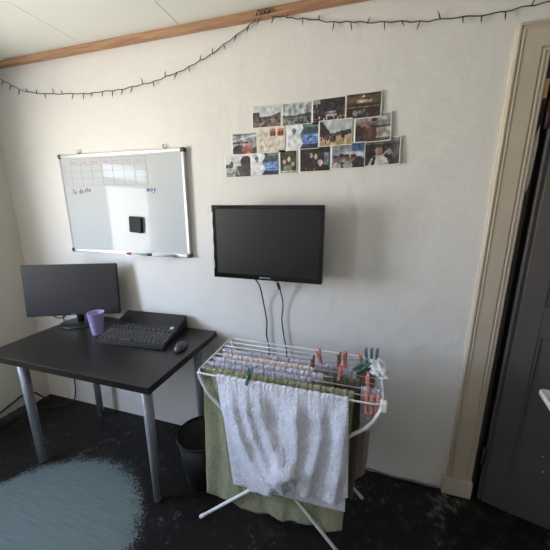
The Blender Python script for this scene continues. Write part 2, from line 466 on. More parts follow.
# ------------------------------------------------------------------ desk
DTZ = 0.74
desk = thing('desk', 'dark brown-black rectangular desk with grey round metal legs in the corner', 'desk', (-1.31, -0.31, 0))
m = MB(); m.box((-0.50, -0.295, 0.706), (0.50, 0.295, DTZ), bevel=0.002); m.build('tabletop', M_DESK, desk)
for sx, sy in ((-0.415, -0.185), (0.385, -0.185), (-0.415, 0.225), (0.405, 0.225)):
    m = MB(); m.tube([(sx, sy, 0.012), (sx, sy, 0.700)], 0.0195, r2=0.025, n=20, caps=True)
    lg = m.build('leg', M_LEG, desk)
    m = MB(); m.lathe([(0.0, 0.0), (0.0185, 0.0), (0.0185, 0.012), (0.0, 0.012)], 20, M=Matrix.Translation((sx, sy, 0))); m.build('foot', M_GREYPL, lg)
    m = MB(); m.box((sx - 0.045, sy - 0.045, 0.700), (sx + 0.045, sy + 0.045, 0.706), bevel=0.002); m.build('mounting_plate', M_LEG, lg)

# ------------------------------------------------------------------ monitor on the desk
mon = thing('monitor', 'slim black computer monitor standing at the wall end of the dark desk', 'monitor', (-1.684, -0.175, DTZ), R(24))
MZ = 0.971 - DTZ; MWid, MHt = 0.53, 0.312

tilt = Matrix.Translation((0, -0.022, MZ)) @ Matrix.Rotation(R(-5), 4, 'X')
m = MB(); m.box((-MWid / 2, 0.0, -MHt / 2), (MWid / 2, 0.022, MHt / 2), bevel=0.003, M=tilt)
m.box((-MWid * 0.3, 0.022, -MHt * 0.35), (MWid * 0.3, 0.045, MHt * 0.3), bevel=0.01, M=tilt); m.build('housing', M_BLACK, mon)
m = MB(); m.box((-MWid / 2 + 0.004, -0.0012, -MHt / 2 + 0.014), (MWid / 2 - 0.004, 0.001, MHt / 2 - 0.004), M=tilt); m.build('screen', M_MONSCREEN, mon)
m = MB(); m.box((-0.014, -0.0016, -MHt / 2 + 0.005), (0.014, 0.0, -MHt / 2 + 0.009), M=tilt); m.build('badge', M_INKGREY, mon)
m = MB(); m.tube([(0, 0.03, 0.012), (0, 0.032, 0.06), (0, 0.03, MZ - 0.02)], 0.019, n=14); m.build('neck', M_BLACK, mon)
m = MB(); m.lathe([(0, 0), (0.116, 0), (0.118, 0.004), (0.112, 0.010), (0.03, 0.016), (0.0, 0.016)], 40, M=Matrix.Translation((0, 0.02, 0)) @ Matrix.Scale(0.78, 4, (0, 1, 0))); m.build('base', M_BLACK, mon)
m = MB(); m.tube(spline([(-0.165, 0.030, 0.10), (-0.160, 0.032, 0.058), (-0.120, 0.034, 0.036), (-0.085, 0.032, 0.056), (-0.080, 0.030, 0.10)], 8), 0.0035)
m.tube(spline([(-0.055, 0.030, 0.10), (-0.045, 0.034, 0.062), (-0.015, 0.056, 0.054), (0.02, 0.056, 0.066), (0.03, 0.05, 0.11)], 8), 0.003); m.build('cable_loop', M_BLACK, mon)

# ------------------------------------------------------------------ purple cup
cup = thing('plastic_cup', 'translucent purple plastic cup on the desk in front of the monitor', 'cup', (-1.455, -0.245, DTZ))
m = MB(); m.lathe([(0, 0.0), (0.030, 0.0), (0.031, 0.004), (0.044, 0.128), (0.0455, 0.130), (0.0455, 0.132), (0.0425, 0.132), (0.0295, 0.006), (0, 0.006)], 36); m.build('cup_body', M_CUP, cup)

# ------------------------------------------------------------------ sloped stand, keyboard, mouse
st = thing('laptop_stand', 'black wedge shaped stand on the desk against the wall under the keyboard', 'stand', (-1.20, -0.125, DTZ), R(3.5))
m = MB(); m.prism([(-0.085, 0.013), (0.085, 0.076), (0.085, 0.084), (-0.085, 0.021)], 'x', -0.205, 0.205, bevel=0.002); m.build('top_panel', M_BLACK, st)
for sx in (-0.203, 0.197):
    m = MB(); m.prism([(-0.085, 0.0), (0.085, 0.0), (0.085, 0.075), (-0.085, 0.0125)], 'x', sx, sx + 0.006); m.build('side_panel', M_BLACK, st)
m = MB(); m.box((-0.196, 0.078, 0.0), (0.196, 0.084, 0.074)); m.build('back_panel', M_BLACK, st)

kb = thing('keyboard', 'black full size keyboard tilted against the wedge stand on the desk', 'keyboard', (-1.165, -0.315, DTZ + 0.004), R(3.8))
kt = Matrix.Rotation(R(15.5), 4, 'X')
m = MB(); m.box((-0.205, 0.0, 0.0), (0.205, 0.158, 0.014), bevel=0.004, M=kt)
m.box((-0.205, -0.012, 0.0), (0.205, 0.004, 0.008), bevel=0.003, M=kt); m.build('keyboard_body', M_BLACK, kb)
km = MB(); km.prism([(-0.0076, -0.0076), (0.0076, -0.0076), (0.0076, 0.0076), (-0.0076, 0.0076)], 'z', 0.0, 0.006, bevel=0.0018)
key0 = km.build('key', M_KEY, kb); first = True; nk = 0
rows = [(0.018, 15), (0.037, 18), (0.056, 17), (0.075, 18), (0.094, 18), (0.120, 14)]
for yy, cnt in rows:
    for k in range(cnt):
        if cnt == 15 and 4 <= k <= 7:
            if k > 4: continue
            sx, px_ = 4.6, (-0.190 + 5.5 * 0.38 / 14)
        else: sx, px_ = 1.0 if cnt >= 17 else 1.15, -0.190 + k * 0.38 / (cnt - 1)
        o = key0 if first else key0.copy()
        if not first: COL.objects.link(o); o.parent = kb
        first = False; nk += 1
        o.matrix_local = kt @ Matrix.Translation((px_, yy, 0.0135)) @ Matrix.Diagonal((sx * (1.12 if cnt >= 17 else 1.0), 1.0, 1.0, 1.0))
m = MB(); m.lathe([(0, 0), (0.011, 0), (0.011, 0.007), (0.009, 0.009), (0, 0.009)], 20, M=kt @ Matrix.Translation((0.172, 0.143, 0.0135))); m.build('volume_knob', M_ALU, kb)
for k in range(3):
    m = MB(); m.box((-0.12 + k * 0.035, 0.139, 0.0137), (-0.098 + k * 0.035, 0.146, 0.0165), bevel=0.001, M=kt); m.build('media_button', M_KEY, kb)

mo = thing('computer_mouse', 'small dark computer mouse on the desk beside the keyboard', 'mouse', (-0.888, -0.262, DTZ), R(10))
def mouse_body():
    m = MB(); t = bmesh.new(); bmesh.ops.create_uvsphere(t, u_segments=24, v_segments=14, radius=1)
    for v in t.verts:
        x, y, z = v.co
        zz = max(z, -0.05)
        v.co = (x * 0.031 * (1 - 0.10 * y), y * 0.052, 0.001 + max(0, zz) * 0.034 * (1 - 0.15 * y))
    m._merge(t, 0, True); return m
mouse_body().build('mouse_shell', mat('dark_grey_mouse_plastic', (66, 66, 70), 0.3), mo)
m = MB(); m.lathe([(0.0, -0.003), (0.008, -0.003), (0.009, 0), (0.008, 0.003), (0, 0.003)], 14, M=Matrix.Translation((0, 0.026, 0.0245)) @ Matrix.Rotation(R(90), 4, 'Y')); m.build('scroll_wheel', M_BLACK, mo)
m = MB(); m.box((-0.0006, 0.018, 0.022), (0.0006, 0.046, 0.0262)); m.build('button_gap', M_BLACK, mo)

# ------------------------------------------------------------------ television
tv = thing('television', 'flat black wall-mounted television above the drying rack', 'television', (-0.457, 0.0, 1.29))
TW, TH, TY = 0.552, 0.360, -0.15
m = MB(); m.box((-TW / 2, TY, -TH / 2), (TW / 2, TY + 0.034, TH / 2), bevel=0.004); m.box((-TW * .36, TY + .034, -TH * .36), (TW * .36, TY + .056, TH * .3), bevel=.012); m.build('housing', M_BLACK, tv)
b = MB()
for lo, hi in (((-TW / 2 + .001, TY - .004, TH / 2 - .017), (TW / 2 - .001, TY + .003, TH / 2 - .001)), ((-TW / 2 + .001, TY - .004, -TH / 2 + .001), (TW / 2 - .001, TY + .003, -TH / 2 + .026)),
               ((-TW / 2 + .001, TY - .004, -TH / 2 + .026), (-TW / 2 + .018, TY + .003, TH / 2 - .017)), ((TW / 2 - .018, TY - .004, -TH / 2 + .026), (TW / 2 - .001, TY + .003, TH / 2 - .017))):
    b.box(lo, hi, bevel=0.0015)
b.build('bezel', M_BLACK_GLOSS, tv)
m = MB(); m.box((-TW / 2 + .0175, TY - .0012, -TH / 2 + .0255), (TW / 2 - .0175, TY + .001, TH / 2 - .0165)); m.build('screen', M_SCREEN, tv)
m = MB(); zz = [(-TH / 2 + .045) + k * .028 for k in range(11)]
ed = [(-TW / 2 + .0055 + .0016 * math.sin(k * 2.1), z) for k, z in enumerate(zz)]
m.prism(ed + [(-TW / 2 - .001, zz[-1]), (-TW / 2 - .001, zz[0])], 'y', TY - .0052, TY + .006); m.build('side_trim', M_BEIGE_EDGE, tv)
m = MB(); m.box((-.06, -.008, -.06), (.06, 0, .06), bevel=.002); m.box((-.02, TY + .05, -.02), (.02, -.006, .02), bevel=.003); m.box((-.06, TY + .054, -.06), (.06, TY + .062, .06)); m.build('wall_mount', M_BLACK, tv)
fc = bpy.data.curves.new('logo', 'FONT'); fc.body = 'SAMSUNG'; fc.size = 0.0125; fc.align_x = 'CENTER'; fc.align_y = 'CENTER'; fc.extrude = 0.0004
fo = bpy.data.objects.new('logo_curve', fc); COL.objects.link(fo)
dg = bpy.context.evaluated_depsgraph_get()
lm = bpy.data.meshes.new_from_object(fo.evaluated_get(dg)); bpy.data.objects.remove(fo)
lm.materials.clear(); lm.materials.append(M_LOGO)
lo_ = bpy.data.objects.new('logo', lm); COL.objects.link(lo_); lo_.parent = tv
lo_.location = (0.0, TY - .0045, -TH / 2 + .013); lo_.rotation_euler = (math.pi / 2, 0, 0)
m = MB(); m.tube(spline([(-0.520, -0.118, 1.104), (-0.518, -0.06, 1.05), (-0.512, -0.022, 0.95), (-0.495, -0.018, 0.84), (-0.497, -0.018, 0.76), (-0.482, -0.016, 0.67), (-0.486, -0.014, 0.50), (-0.50, -0.012, 0.30), (-0.49, -0.012, 0.02)], 8), 0.0036)
tag(m.build('power_cable', M_BLACK), 'left of the two thin black cables hanging below the television', 'cable', 'cables below the television')
m = MB(); m.tube(spline([(-0.420, -0.118, 1.104), (-0.416, -0.06, 1.07), (-0.402, -0.022, 0.96), (-0.408, -0.018, 0.86), (-0.395, -0.018, 0.76), (-0.380, -0.016, 0.66), (-0.384, -0.014, 0.48), (-0.37, -0.012, 0.28), (-0.38, -0.012, 0.02)], 8), 0.0034)
m.tube([(-0.418, -0.065, 1.078), (-0.413, -0.050, 1.045)], 0.008)
tag(m.build('signal_cable', M_BLACK), 'right of the two thin black cables below the television, with a bead near its top', 'cable', 'cables below the television')

# ------------------------------------------------------------------ whiteboard
BX0, BX1, BZ0, BZ1 = -1.826, -0.949, 1.178, 1.764
wb = thing('whiteboard', 'white dry-erase board with aluminium frame and a handwritten grid on the wall', 'whiteboard', (0, 0, 0))
BY = -0.022
m = MB(); m.box((BX0 + .004, BY, BZ0 + .004), (BX1 - .004, -0.004, BZ1 - .004)); m.build('writing_surface', M_BOARD, wb)
m = MB(); fr = 0.017
m.box((BX0, BY - .005, BZ1 - fr), (BX1, 0, BZ1), bevel=.003); m.box((BX0, BY - .005, BZ0), (BX1, 0, BZ0 + fr), bevel=.003)
m.box((BX1 - fr, BY - .005, BZ0 + fr), (BX1, 0, BZ1 - fr), bevel=.003); m.box((BX0, BY - .005, BZ0 + fr), (BX0 + .009, 0, BZ1 - fr), bevel=.003); m.build('frame', M_ALU, wb)
for cx_, cz_ in ((BX0, BZ0), (BX0, BZ1), (BX1, BZ0), (BX1, BZ1)):
    m = MB(); s = .024
    x0 = cx_ - .003 if cx_ == BX0 else cx_ - s + .003; z0 = cz_ - .003 if cz_ == BZ0 else cz_ - s + .003
    m.box((x0, BY - .008, z0), (x0 + s, 0, z0 + s), bevel=.005); m.build('corner_cap', M_GREYPL, wb)
for cx_ in (-1.684, -1.085):
    m = MB(); m.box((cx_ - .012, BY - .002, BZ1 - .004), (cx_ + .012, -.002, BZ1 + .008), bevel=.002); m.tube([(cx_ - .004, -.012, BZ1 + .006), (cx_ + .006, -.012, BZ1 + .026)], .004); m.build('hanging_clip', M_ALU, wb)
m = MB(); m.box((-1.39, -0.050, BZ0 - .004), (-1.045, -0.004, BZ0 - .001), bevel=.001); m.build('pen_tray', M_ALU, wb)
def ink(strokes, width, matl, name, y=BY - .0008):
    m = MB()
    for s in strokes:
        P = [Vector((p[0], 0, p[1])) for p in s]
        for a, b in zip(P, P[1:]):
            d = (b - a); 
            if d.length < 1e-6: continue
            d.normalize(); nn = Vector((-d.z, 0, d.x)) * width / 2; a2 = a - d * width * .3; b2 = b + d * width * .3
            vs = [m.bm.verts.new(q + Vector((0, y, 0))) for q in (a2 - nn, b2 - nn, b2 + nn, a2 + nn)]
            m.bm.faces.new(vs)
    o = m.build(name, matl, wb, recalc=False)
    md = o.modifiers.new('thickness', 'SOLIDIFY'); md.thickness = .0004; md.offset = 0
    return o
rnd = random.Random(3)
gx0, gx1, gz0, gz1 = -1.800, -1.195, 1.585, 1.733
cols = [gx0 + .058] + [gx0 + .058 + (gx1 - gx0 - .058) * k / 7 for k in range(1, 8)]
gl = []; gl2 = []
zr = [1.735, 1.700, 1.665, 1.625, 1.585]
for i, z in enumerate(zr):
    (gl if i in (0, 1, 4) else gl2).append([(gx0 + (.0 if i else .06), z), (-1.5, z + .002), (gx1, z - .001)])
for c_ in cols: gl2.append([(c_, 1.738), (c_ + .002, 1.584)])
gl.append([(gx0, 1.70), (gx0 - .002, 1.585)])
for k in range(6): gl.append([(gx0 + .002, 1.69 - k * .019), (gx0 + .03 + rnd.random() * .02, 1.69 - k * .019)])
ink(gl, .0016, M_INKRED, 'red_grid_lines'); ink(gl2, .0014, M_INKGREY, 'grey_grid_lines')
GLYPH = {  # single-stroke letters in a unit box
 'M': [[(0, 0), (0, 1), (.5, .4), (1, 1), (1, 0)]], 'T': [[(0, 1), (1, 1)], [(.5, 1), (.5, 0)]], 'W': [[(0, 1), (.25, 0), (.5, .6), (.75, 0), (1, 1)]], 'F': [[(0, 0), (0, 1), (.9, 1)], [(0, .5), (.7, .5)]],
 'S': [[(.9, .9), (.5, 1), (.1, .8), (.5, .5), (.9, .25), (.5, 0), (.1, .1)]], 'o': [[(.5, .6), (.1, .3), (.5, 0), (.9, .3), (.5, .6)]], 'n': [[(.1, 0), (.1, .6), (.5, .6), (.9, .4), (.9, 0)]], 'u': [[(.1, .6), (.1, .1), (.5, 0), (.9, .2), (.9, .6)], [(.9, .2), (.95, 0)]],
 'e': [[(.1, .3), (.9, .35), (.6, .6), (.1, .3), (.4, 0), (.9, .1)]], 'd': [[(.8, .5), (.3, .6), (.1, .2), (.5, 0), (.85, .2)], [(.85, 1), (.85, 0)]], 'h': [[(.1, 1), (.1, 0)], [(.1, .4), (.5, .6), (.85, .4), (.85, 0)]], 'r': [[(.1, .6), (.1, 0)], [(.1, .4), (.8, .6)]], 'i': [[(.5, .6), (.5, 0)], [(.5, .8), (.5, .85)]],
 'a': [[(.85, .6), (.3, .6), (.1, .2), (.5, 0), (.85, .3)], [(.85, .6), (.9, 0)]], 't': [[(.4, .9), (.4, .1), (.7, 0)], [(.1, .6), (.8, .6)]], 's': [[(.8, .55), (.3, .6), (.3, .4), (.8, .2), (.6, 0), (.15, .05)]], 'm': [[(0, 0), (0, .6), (.3, .6), (.45, 0), (.5, .55), (.8, .6), (1, 0)]], 'y': [[(.1, .6), (.4, .1), (.9, .6)], [(.9, .6), (.3, -.5), (.05, -.4)]], ' ': []}
def hand(text, x, z, h, wd, slant=.15, rise=0.0):
    o = []
    for ch in text:
        for s in GLYPH[ch]: o.append([(x + (px_ * .72) * wd + pz * h * slant, z + pz * h) for px_, pz in s])
        x += wd; z += rise
    return o
hd = []
for k, dname in enumerate(('Mon', 'Tue', 'Wed', 'Thu', 'Fri', 'Sat', 'Sun')):
    hd += hand(dname, cols[k] + .010, 1.709, .017, .015)
ink(hd[:14], .0014, M_INKRED, 'day_names'); ink(hd[14:], .0014, M_INKGREY, 'day_names')
ink(hand('To do', -1.757, 1.535, .026, .018, .2, .0015) + hand('sho', -1.662, 1.546, .026, .018, .2, .001), .0034, M_INKBLACK, 'black_handwriting')
ink(hand('may', -1.206, 1.545, .024, .022, .3, .001), .0036, M_INKBLUE, 'blue_handwriting')
er = thing('board_eraser', 'dark grey magnetic eraser stuck on the whiteboard', 'eraser', (-1.296, BY, 1.357), 0)
m = MB(); m.box((-.043, -.020, -.046), (.043, -.008, .046), bevel=.004, M=Matrix.Rotation(R(4), 4, 'Y')); m.build('grip', mat('charcoal_plastic', (22, 22, 28), .6, spec=.2), er)
m = MB(); m.box((-.041, -.009, -.045), (.041, -.0005, .045), M=Matrix.Rotation(R(4), 4, 'Y')); m.build('felt_pad', M_BLACK, er)
def marker(x0, x1, cap, capm, name, label):
    o = thing(name, label, 'marker', (x0, -.040, BZ0 + .0070), 0, 'markers on the whiteboard tray')
    L_ = x1 - x0
    ry = Matrix.Rotation(R(90), 4, 'Y')
    m = MB(); m.lathe([(0, .0), (.006, .0), (.0072, .003), (.0072, L_), (0, L_)], 16, M=Matrix.Translation((0, 0, 0)) @ ry); m.build('barrel', M_WHITEPL, o)
    c0, c1 = cap
    m = MB(); m.lathe([(0, c0), (.0075, c0), (.0079, c0 + .003), (.0079, c1), (.0, c1)], 16, M=ry); m.build('cap', capm, o)
    return o
marker(-1.375, -1.232, (-.004, .034), M_RED, 'marker', 'white board marker with a red cap on the tray under the whiteboard')
marker(-1.224, -1.050, (-.006, .030), mat('navy_marker_cap', (48, 56, 86), .4), 'marker', 'white board marker with a dark blue cap on the tray under the whiteboard')

# ------------------------------------------------------------------ photo prints on the wall
CX, CY_, F_ = 275.0, 275.0, 298.0
_fw = Vector((-math.sin(YAW) * math.cos(PITCH), math.cos(YAW) * math.cos(PITCH), -math.sin(PITCH)))
_rt = Vector((math.cos(YAW), math.sin(YAW), 0)); _up = _rt.cross(_fw)
class Art:
    """small raster painter for the picture printed on a sheet"""
    def __init__(s, bg, w=48, h=32, seed=0):
        s.w, s.h = w, h; s.p = [[bg] * w for _ in range(h)]; s.r = random.Random(seed)
    def each(s, test, col, jit=0):
        for j in range(s.h):
            for i in range(s.w):
                u, v = (i + .5) / s.w, (j + .5) / s.h
                if test(u, v):
                    c = col(u, v) if callable(col) else col
                    k = 1 + (s.r.random() - .5) * jit
                    s.p[j][i] = tuple(max(0, min(255, x * k)) for x in c)
        return s
    def rect(s, u0, v0, u1, v1, c, jit=0): return s.each(lambda u, v: u0 <= u <= u1 and v0 <= v <= v1, c, jit)
    def ell(s, cu, cv, ru, rv, c, jit=0): return s.each(lambda u, v: ((u - cu) / ru) ** 2 + ((v - cv) / rv) ** 2 <= 1, c, jit)
    def below(s, f, c, jit=0): return s.each(lambda u, v: v > f(u), c, jit)
    def above(s, f, c, jit=0): return s.each(lambda u, v: v < f(u), c, jit)
    def poly(s, P, c, jit=0):
        def t(u, v):
            ins = False
            for (a, b), (c_, d) in zip(P, P[1:] + P[:1]):
                if (b > v) != (d > v) and u < (c_ - a) * (v - b) / (d - b) + a: ins = not ins
            return ins
        return s.each(t, c, jit)
    def specks(s, u0, v0, u1, v1, cols, n, ru=.02, rv=.03):
        for _ in range(n):
            a, b = s.r.uniform(u0, u1), s.r.uniform(v0, v1)
            s.ell(a, b, ru * s.r.uniform(.6, 1.4), rv * s.r.uniform(.6, 1.4), s.r.choice(cols))
        return s
PX = 0
def paper(label, cx, cz, w, h, rot, art, border=.03, curl=.0, lift=.0, cat='photograph', name='photo_print', group='photo prints stuck on the wall'):
    """sheet centred at (cx,cz) on the back wall; rot in degrees; curl lifts its right edge"""
    global PX
    PX += 1
    nx, nz = art.w + 3, art.h + 3
    bm = bmesh.new(); lay = bm.loops.layers.float_color.new('ink')
    ca, sa = math.cos(R(rot)), math.sin(R(rot))
    def coord(k, n):   # first and last cell are the white border
        if k == 0: return 0.0
        if k == n - 1: return 1.0
        return border + (1 - 2 * border) * (k - 1) / (n - 3)
    V = []
    for jz in range(nz):
        row = []
        for ix in range(nx):
            u, v = coord(ix, nx), coord(jz, nz)
            x = (u - .5) * w; z = (.5 - v) * h
            y = -.0012 - lift - curl * max(0, (u - .6) / .4) ** 2 * (0.6 + .4 * v)
            row.append(bm.verts.new((x * ca - z * sa, y, x * sa + z * ca)))
        V.append(row)
    wht = lin(232, 230, 224)
    for jz in range(nz - 1):
        for ix in range(nx - 1):
            f = bm.faces.new((V[jz][ix], V[jz + 1][ix], V[jz + 1][ix + 1], V[jz][ix + 1])); f.smooth = True
            i, j = ix - 1, jz - 1
            q_ = .88 + .42 * noise.noise(Vector((ix * .16, jz * .16, PX * 3.3))) + .09 * noise.noise(Vector((ix * .5, jz * .5, PX * 1.3))) + .03 * noise.noise(Vector((ix * 1.7, jz * 1.7, PX)))
            c_ = lin(*[max(8, min(250, (v * q_) if max(art.p[j][i]) < 205 else v * (.5 + .5 * q_))) for v in art.p[j][i]]) if 0 <= i < art.w and 0 <= j < art.h else wht
            g_ = .3 * c_[0] + .5 * c_[1] + .2 * c_[2]
            c_ = tuple(g_ + (v - g_) * .82 for v in c_[:3]) + (1,)
            for l in f.loops: l[lay] = c_
    me = bpy.data.meshes.new(name); bm.to_mesh(me); bm.free(); me.materials.append(M_PRINT)
    o = bpy.data.objects.new(name, me); COL.objects.link(o); o.location = (cx, 0, cz)
    md = o.modifiers.new('thickness', 'SOLIDIFY'); md.thickness = .0004
    tag(o, label, cat, group); return o
SKIN = (176, 130, 112)
# top row
a = Art((206, 212, 216), seed=1).rect(0, .5, 1, 1, (120, 104, 98), .3).below(lambda u: .52 if u < .6 else .52 - (u - .6) * .5, (96, 88, 86), .25).rect(0, .28, .24, .55, (70, 78, 84), .3).below(lambda u: .62, (142, 120, 110), .3)
a.specks(.15, .55, .98, .95, [(70, 58, 60), (190, 150, 136), (150, 90, 84), (52, 54, 60)], 34, .03, .05)
paper('photo of a crowd on an open square, leftmost in the top row', -.495, 1.884, .150, .098, 0, a)
a = Art((186, 196, 202), seed=2).below(lambda u: .52 + .05 * math.sin(u * 5), (70, 74, 76), .2).below(lambda u: .62, (128, 134, 136), .2)
a.specks(.05, .72, .98, .98, [(56, 52, 52), (90, 84, 80), (160, 140, 120)], 34, .03, .06)
paper('photo of a wide grey lake under cloudy sky, second in the top row', -.346, 1.883, .146, .098, -.3, a, lift=.0008)
a = Art((54, 50, 54), seed=3).rect(0, 0, .22, .25, (196, 198, 204)).specks(0, .2, 1, .7, [(66, 60, 66), (80, 58, 60), (44, 40, 46)], 50, .05, .06).rect(.40, .52, .72, .62, (176, 170, 176), .3).rect(.40, .66, .74, .74, (196, 190, 190), .4)
a.specks(.0, .74, 1, .98, [(196, 160, 150), (60, 46, 50), (220, 210, 206), (116, 70, 70)], 60, .025, .04).specks(.02, .25, .2, .6, [(180, 150, 140)], 5, .02, .04)
paper('dark photo of a crowded hall with pale screens, third in the top row', -.198, 1.886, .152, .104, 1.5, a, lift=.0016)
a = Art((74, 60, 48), seed=4).rect(0, .08, 1, .42, lambda u, v: (104, 86, 64), .2).rect(.3, .26, .72, .36, (206, 180, 140), .3).ell(.5, .12, .05, .05, (220, 205, 170)).below(lambda u: .50, (60, 44, 40), .2).rect(0, .52, .95, .57, (176, 152, 124), .2)
a.specks(.2, .68, .62, .95, [(110, 116, 120), (140, 146, 148), (76, 74, 78)], 16, .05, .08)
paper('dark brown photo of a lit theatre front, last in the top row', -.048, 1.893, .152, .103, .8, a, curl=.010, lift=.0012)
# middle row
a = Art((176, 184, 194), seed=5).rect(0, .0, 1, .10, (130, 134, 142)).poly([(.0, .3), (.9, .05), (.95, .12), (.0, .4)], (206, 210, 216)).rect(0, .40, .42, .50, (64, 66, 70)).below(lambda u: .72, (92, 76, 76), .3)
a.ell(.24, .80, .22, .26, (62, 58, 64), .2).ell(.56, .80, .20, .24, (196, 106, 92), .1).ell(.36, .46, .07, .11, SKIN).ell(.52, .47, .07, .11, SKIN).rect(.40, .42, .60, .47, (40, 36, 36)).ell(.9, .86, .10, .22, (84, 66, 66), .3)
paper('photo of two people in sunglasses, one in a salmon top, leftmost in the middle row', -.606, 1.768, .150, .100, 0, a)
a = Art((226, 218, 202), w=56, seed=6)
for k in range(7): a.rect(.10, .34 + k * .07, .74, .355 + k * .07, (196, 184, 176), .1)
for cu in (.58, .86):
    a.rect(cu - .12, .06, cu + .10, .34, (206, 128, 84)).ell(cu - .05, .22, .045, .07, (116, 56, 44)).ell(cu + .05, .22, .045, .07, (116, 56, 44)).rect(cu - .10, .28, cu + .08, .34, (150, 76, 56))
a.specks(.72, .86, .98, .95, [(130, 130, 150)], 4, .015, .02)
paper('cream handwritten postcard with two orange stamps, second in the middle row', -.474, 1.777, .146, .116, .5, a, border=.015, cat='postcard', name='postcard', lift=.0003)
def beach(seed):
    a = Art((228, 232, 240), seed=seed)
    edge = lambda v: .47 + .05 * math.sin(v * 11)
    a.each(lambda u, v: u > edge(v), (74, 96, 108), .25).each(lambda u, v: u > edge(v) and .40 < v < .80, (96, 146, 216), .15).each(lambda u, v: u > edge(v) and v > .80, (52, 66, 96), .3).each(lambda u, v: u > edge(v) and v < .12 and u > .6, (120, 150, 150), .2)
    a.ell(.22, .24, .07, .11, (110, 120, 150)).rect(.18, .3, .26, .40, (150, 156, 180)).rect(.12, .52, .36, .54, (180, 186, 204)).rect(.12, .62, .36, .64, (180, 186, 204))
    a.specks(.5, .45, .98, .75, [(170, 200, 236), (60, 110, 190)], 26, .03, .04)
    return a
paper('white and blue seaside postcard in the middle row right of the stamps', -.316, 1.783, .152, .112, 1.0, beach(7), border=.02, cat='postcard', name='postcard', lift=.0016)
a = Art((192, 204, 208), seed=8).poly([(0, 0), (.10, .05), (.38, .56), (.38, .72), (0, .9)], (72, 52, 60), .2).poly([(.36, .52), (.7, .44), (1, .40), (1, .6), (.36, .66)], (70, 62, 60), .3).below(lambda u: .62, (204, 172, 130), .12)
a.specks(.05, .56, .5, .85, [(56, 42, 52), (110, 60, 60), (90, 90, 110)], 26, .03, .08).specks(.72, .55, .82, .8, [(50, 44, 48)], 5, .03, .09).specks(.4, .52, .7, .62, [(80, 60, 56), (130, 90, 80)], 12, .02, .03)
paper('photo of people on a sandy square under a pale sky, fourth in the middle row', -.164, 1.791, .152, .112, 1.2, a, lift=.0022)
a = Art((168, 172, 176), seed=9).rect(0, .0, 1, .22, (186, 186, 186)).rect(.55, .40, 1, .50, (88, 84, 82), .2).rect(.6, .5, 1, .85, (176, 170, 160), .15).below(lambda u: .86 if u > .6 else .42, (96, 78, 76), .3)
a.ell(.18, .68, .20, .36, (70, 56, 58), .25).ell(.42, .72, .20, .36, (104, 70, 62), .25).ell(.20, .34, .07, .11, SKIN).ell(.36, .38, .07, .11, SKIN).ell(.53, .30, .07, .12, SKIN).ell(.54, .20, .09, .06, (60, 52, 50))
paper('photo of three people beside a pale wall, last in the middle row', -.003, 1.800, .156, .116, 1.5, a, curl=.012, lift=.001)
# bottom row
a = Art((214, 220, 220), seed=10).below(lambda u: .58, (170, 176, 170), .1).rect(0, .38, .30, .56, (84, 84, 80), .2).ell(.24, .36, .07, .14, (80, 80, 76)).ell(.82, .28, .22, .30, (58, 56, 56), .3).poly([(.45, .48), (1, .40), (1, 1), (.36, 1)], (78, 74, 74), .3).poly([(.46, .5), (.56, .9), (.50, .95), (.42, .62)], (150, 150, 144))
paper('photo of a quiet road beside dark trees, leftmost in the bottom row', -.650, 1.661, .146, .104, 1.0, a)
paper('white and blue seaside postcard in the bottom row, second from its left end', -.507, 1.668, .148, .106, .5, beach(11), border=.02, cat='postcard', name='postcard', lift=.0008)
a = Art((70, 78, 66), w=34, h=40, seed=12).specks(0, 0, 1, 1, [(60, 66, 60), (86, 96, 76), (50, 52, 50)], 60, .06, .06).ell(.25, .5, .10, .12, (200, 176, 146)).ell(.55, .38, .10, .12, (206, 186, 150)).ell(.78, .62, .10, .12, (190, 166, 140)).ell(.5, .78, .28, .12, (160, 156, 140), .2).rect(0, .90, 1, .97, (180, 190, 186))
paper('small upright photo of a group among leaves, in the bottom row', -.385, 1.674, .092, .112, 1.0, a, border=.06, lift=.0003)
a = Art((50, 42, 46), seed=13).specks(0, 0, 1, 1, [(58, 48, 54), (44, 38, 42), (66, 54, 52)], 50, .07, .08).rect(.82, .25, .96, .75, (120, 146, 176), .15).ell(.38, .34, .05, .11, (206, 172, 164)).ell(.53, .40, .05, .12, (220, 190, 184)).ell(.68, .66, .09, .14, (206, 186, 186)).ell(.5, .8, .14, .2, (70, 52, 56)).specks(.15, .85, .6, .95, [(170, 120, 110)], 5, .03, .03)
paper('dark photo of pale faces at night, fourth in the bottom row', -.255, 1.681, .150, .112, 1.0, a, lift=.0014)
a = Art((150, 172, 200), seed=14).ell(.25, .16, .30, .18, (150, 140, 138), .1).rect(.62, .02, 1, .3, (70, 104, 160), .15).ell(.62, .45, .36, .10, (206, 210, 212), .1).below(lambda u: .74 - .16 * (u > .6) * (u - .6), (74, 66, 62), .3)
for cu, cv in ((.12, .64), (.30, .58), (.46, .60), (.68, .62)): a.ell(cu, cv, .09, .12, (140, 96, 82), .15).ell(cu, cv - .10, .09, .07, (62, 50, 48))
a.ell(.14, .92, .16, .16, (200, 196, 186), .1).ell(.50, .90, .14, .18, (196, 190, 178), .1).ell(.85, .82, .2, .26, (60, 56, 56), .2)
paper('photo of a group under a blue cloudy sky, fifth in the bottom row', -.103, 1.690, .153, .112, 1.2, a, lift=.002)
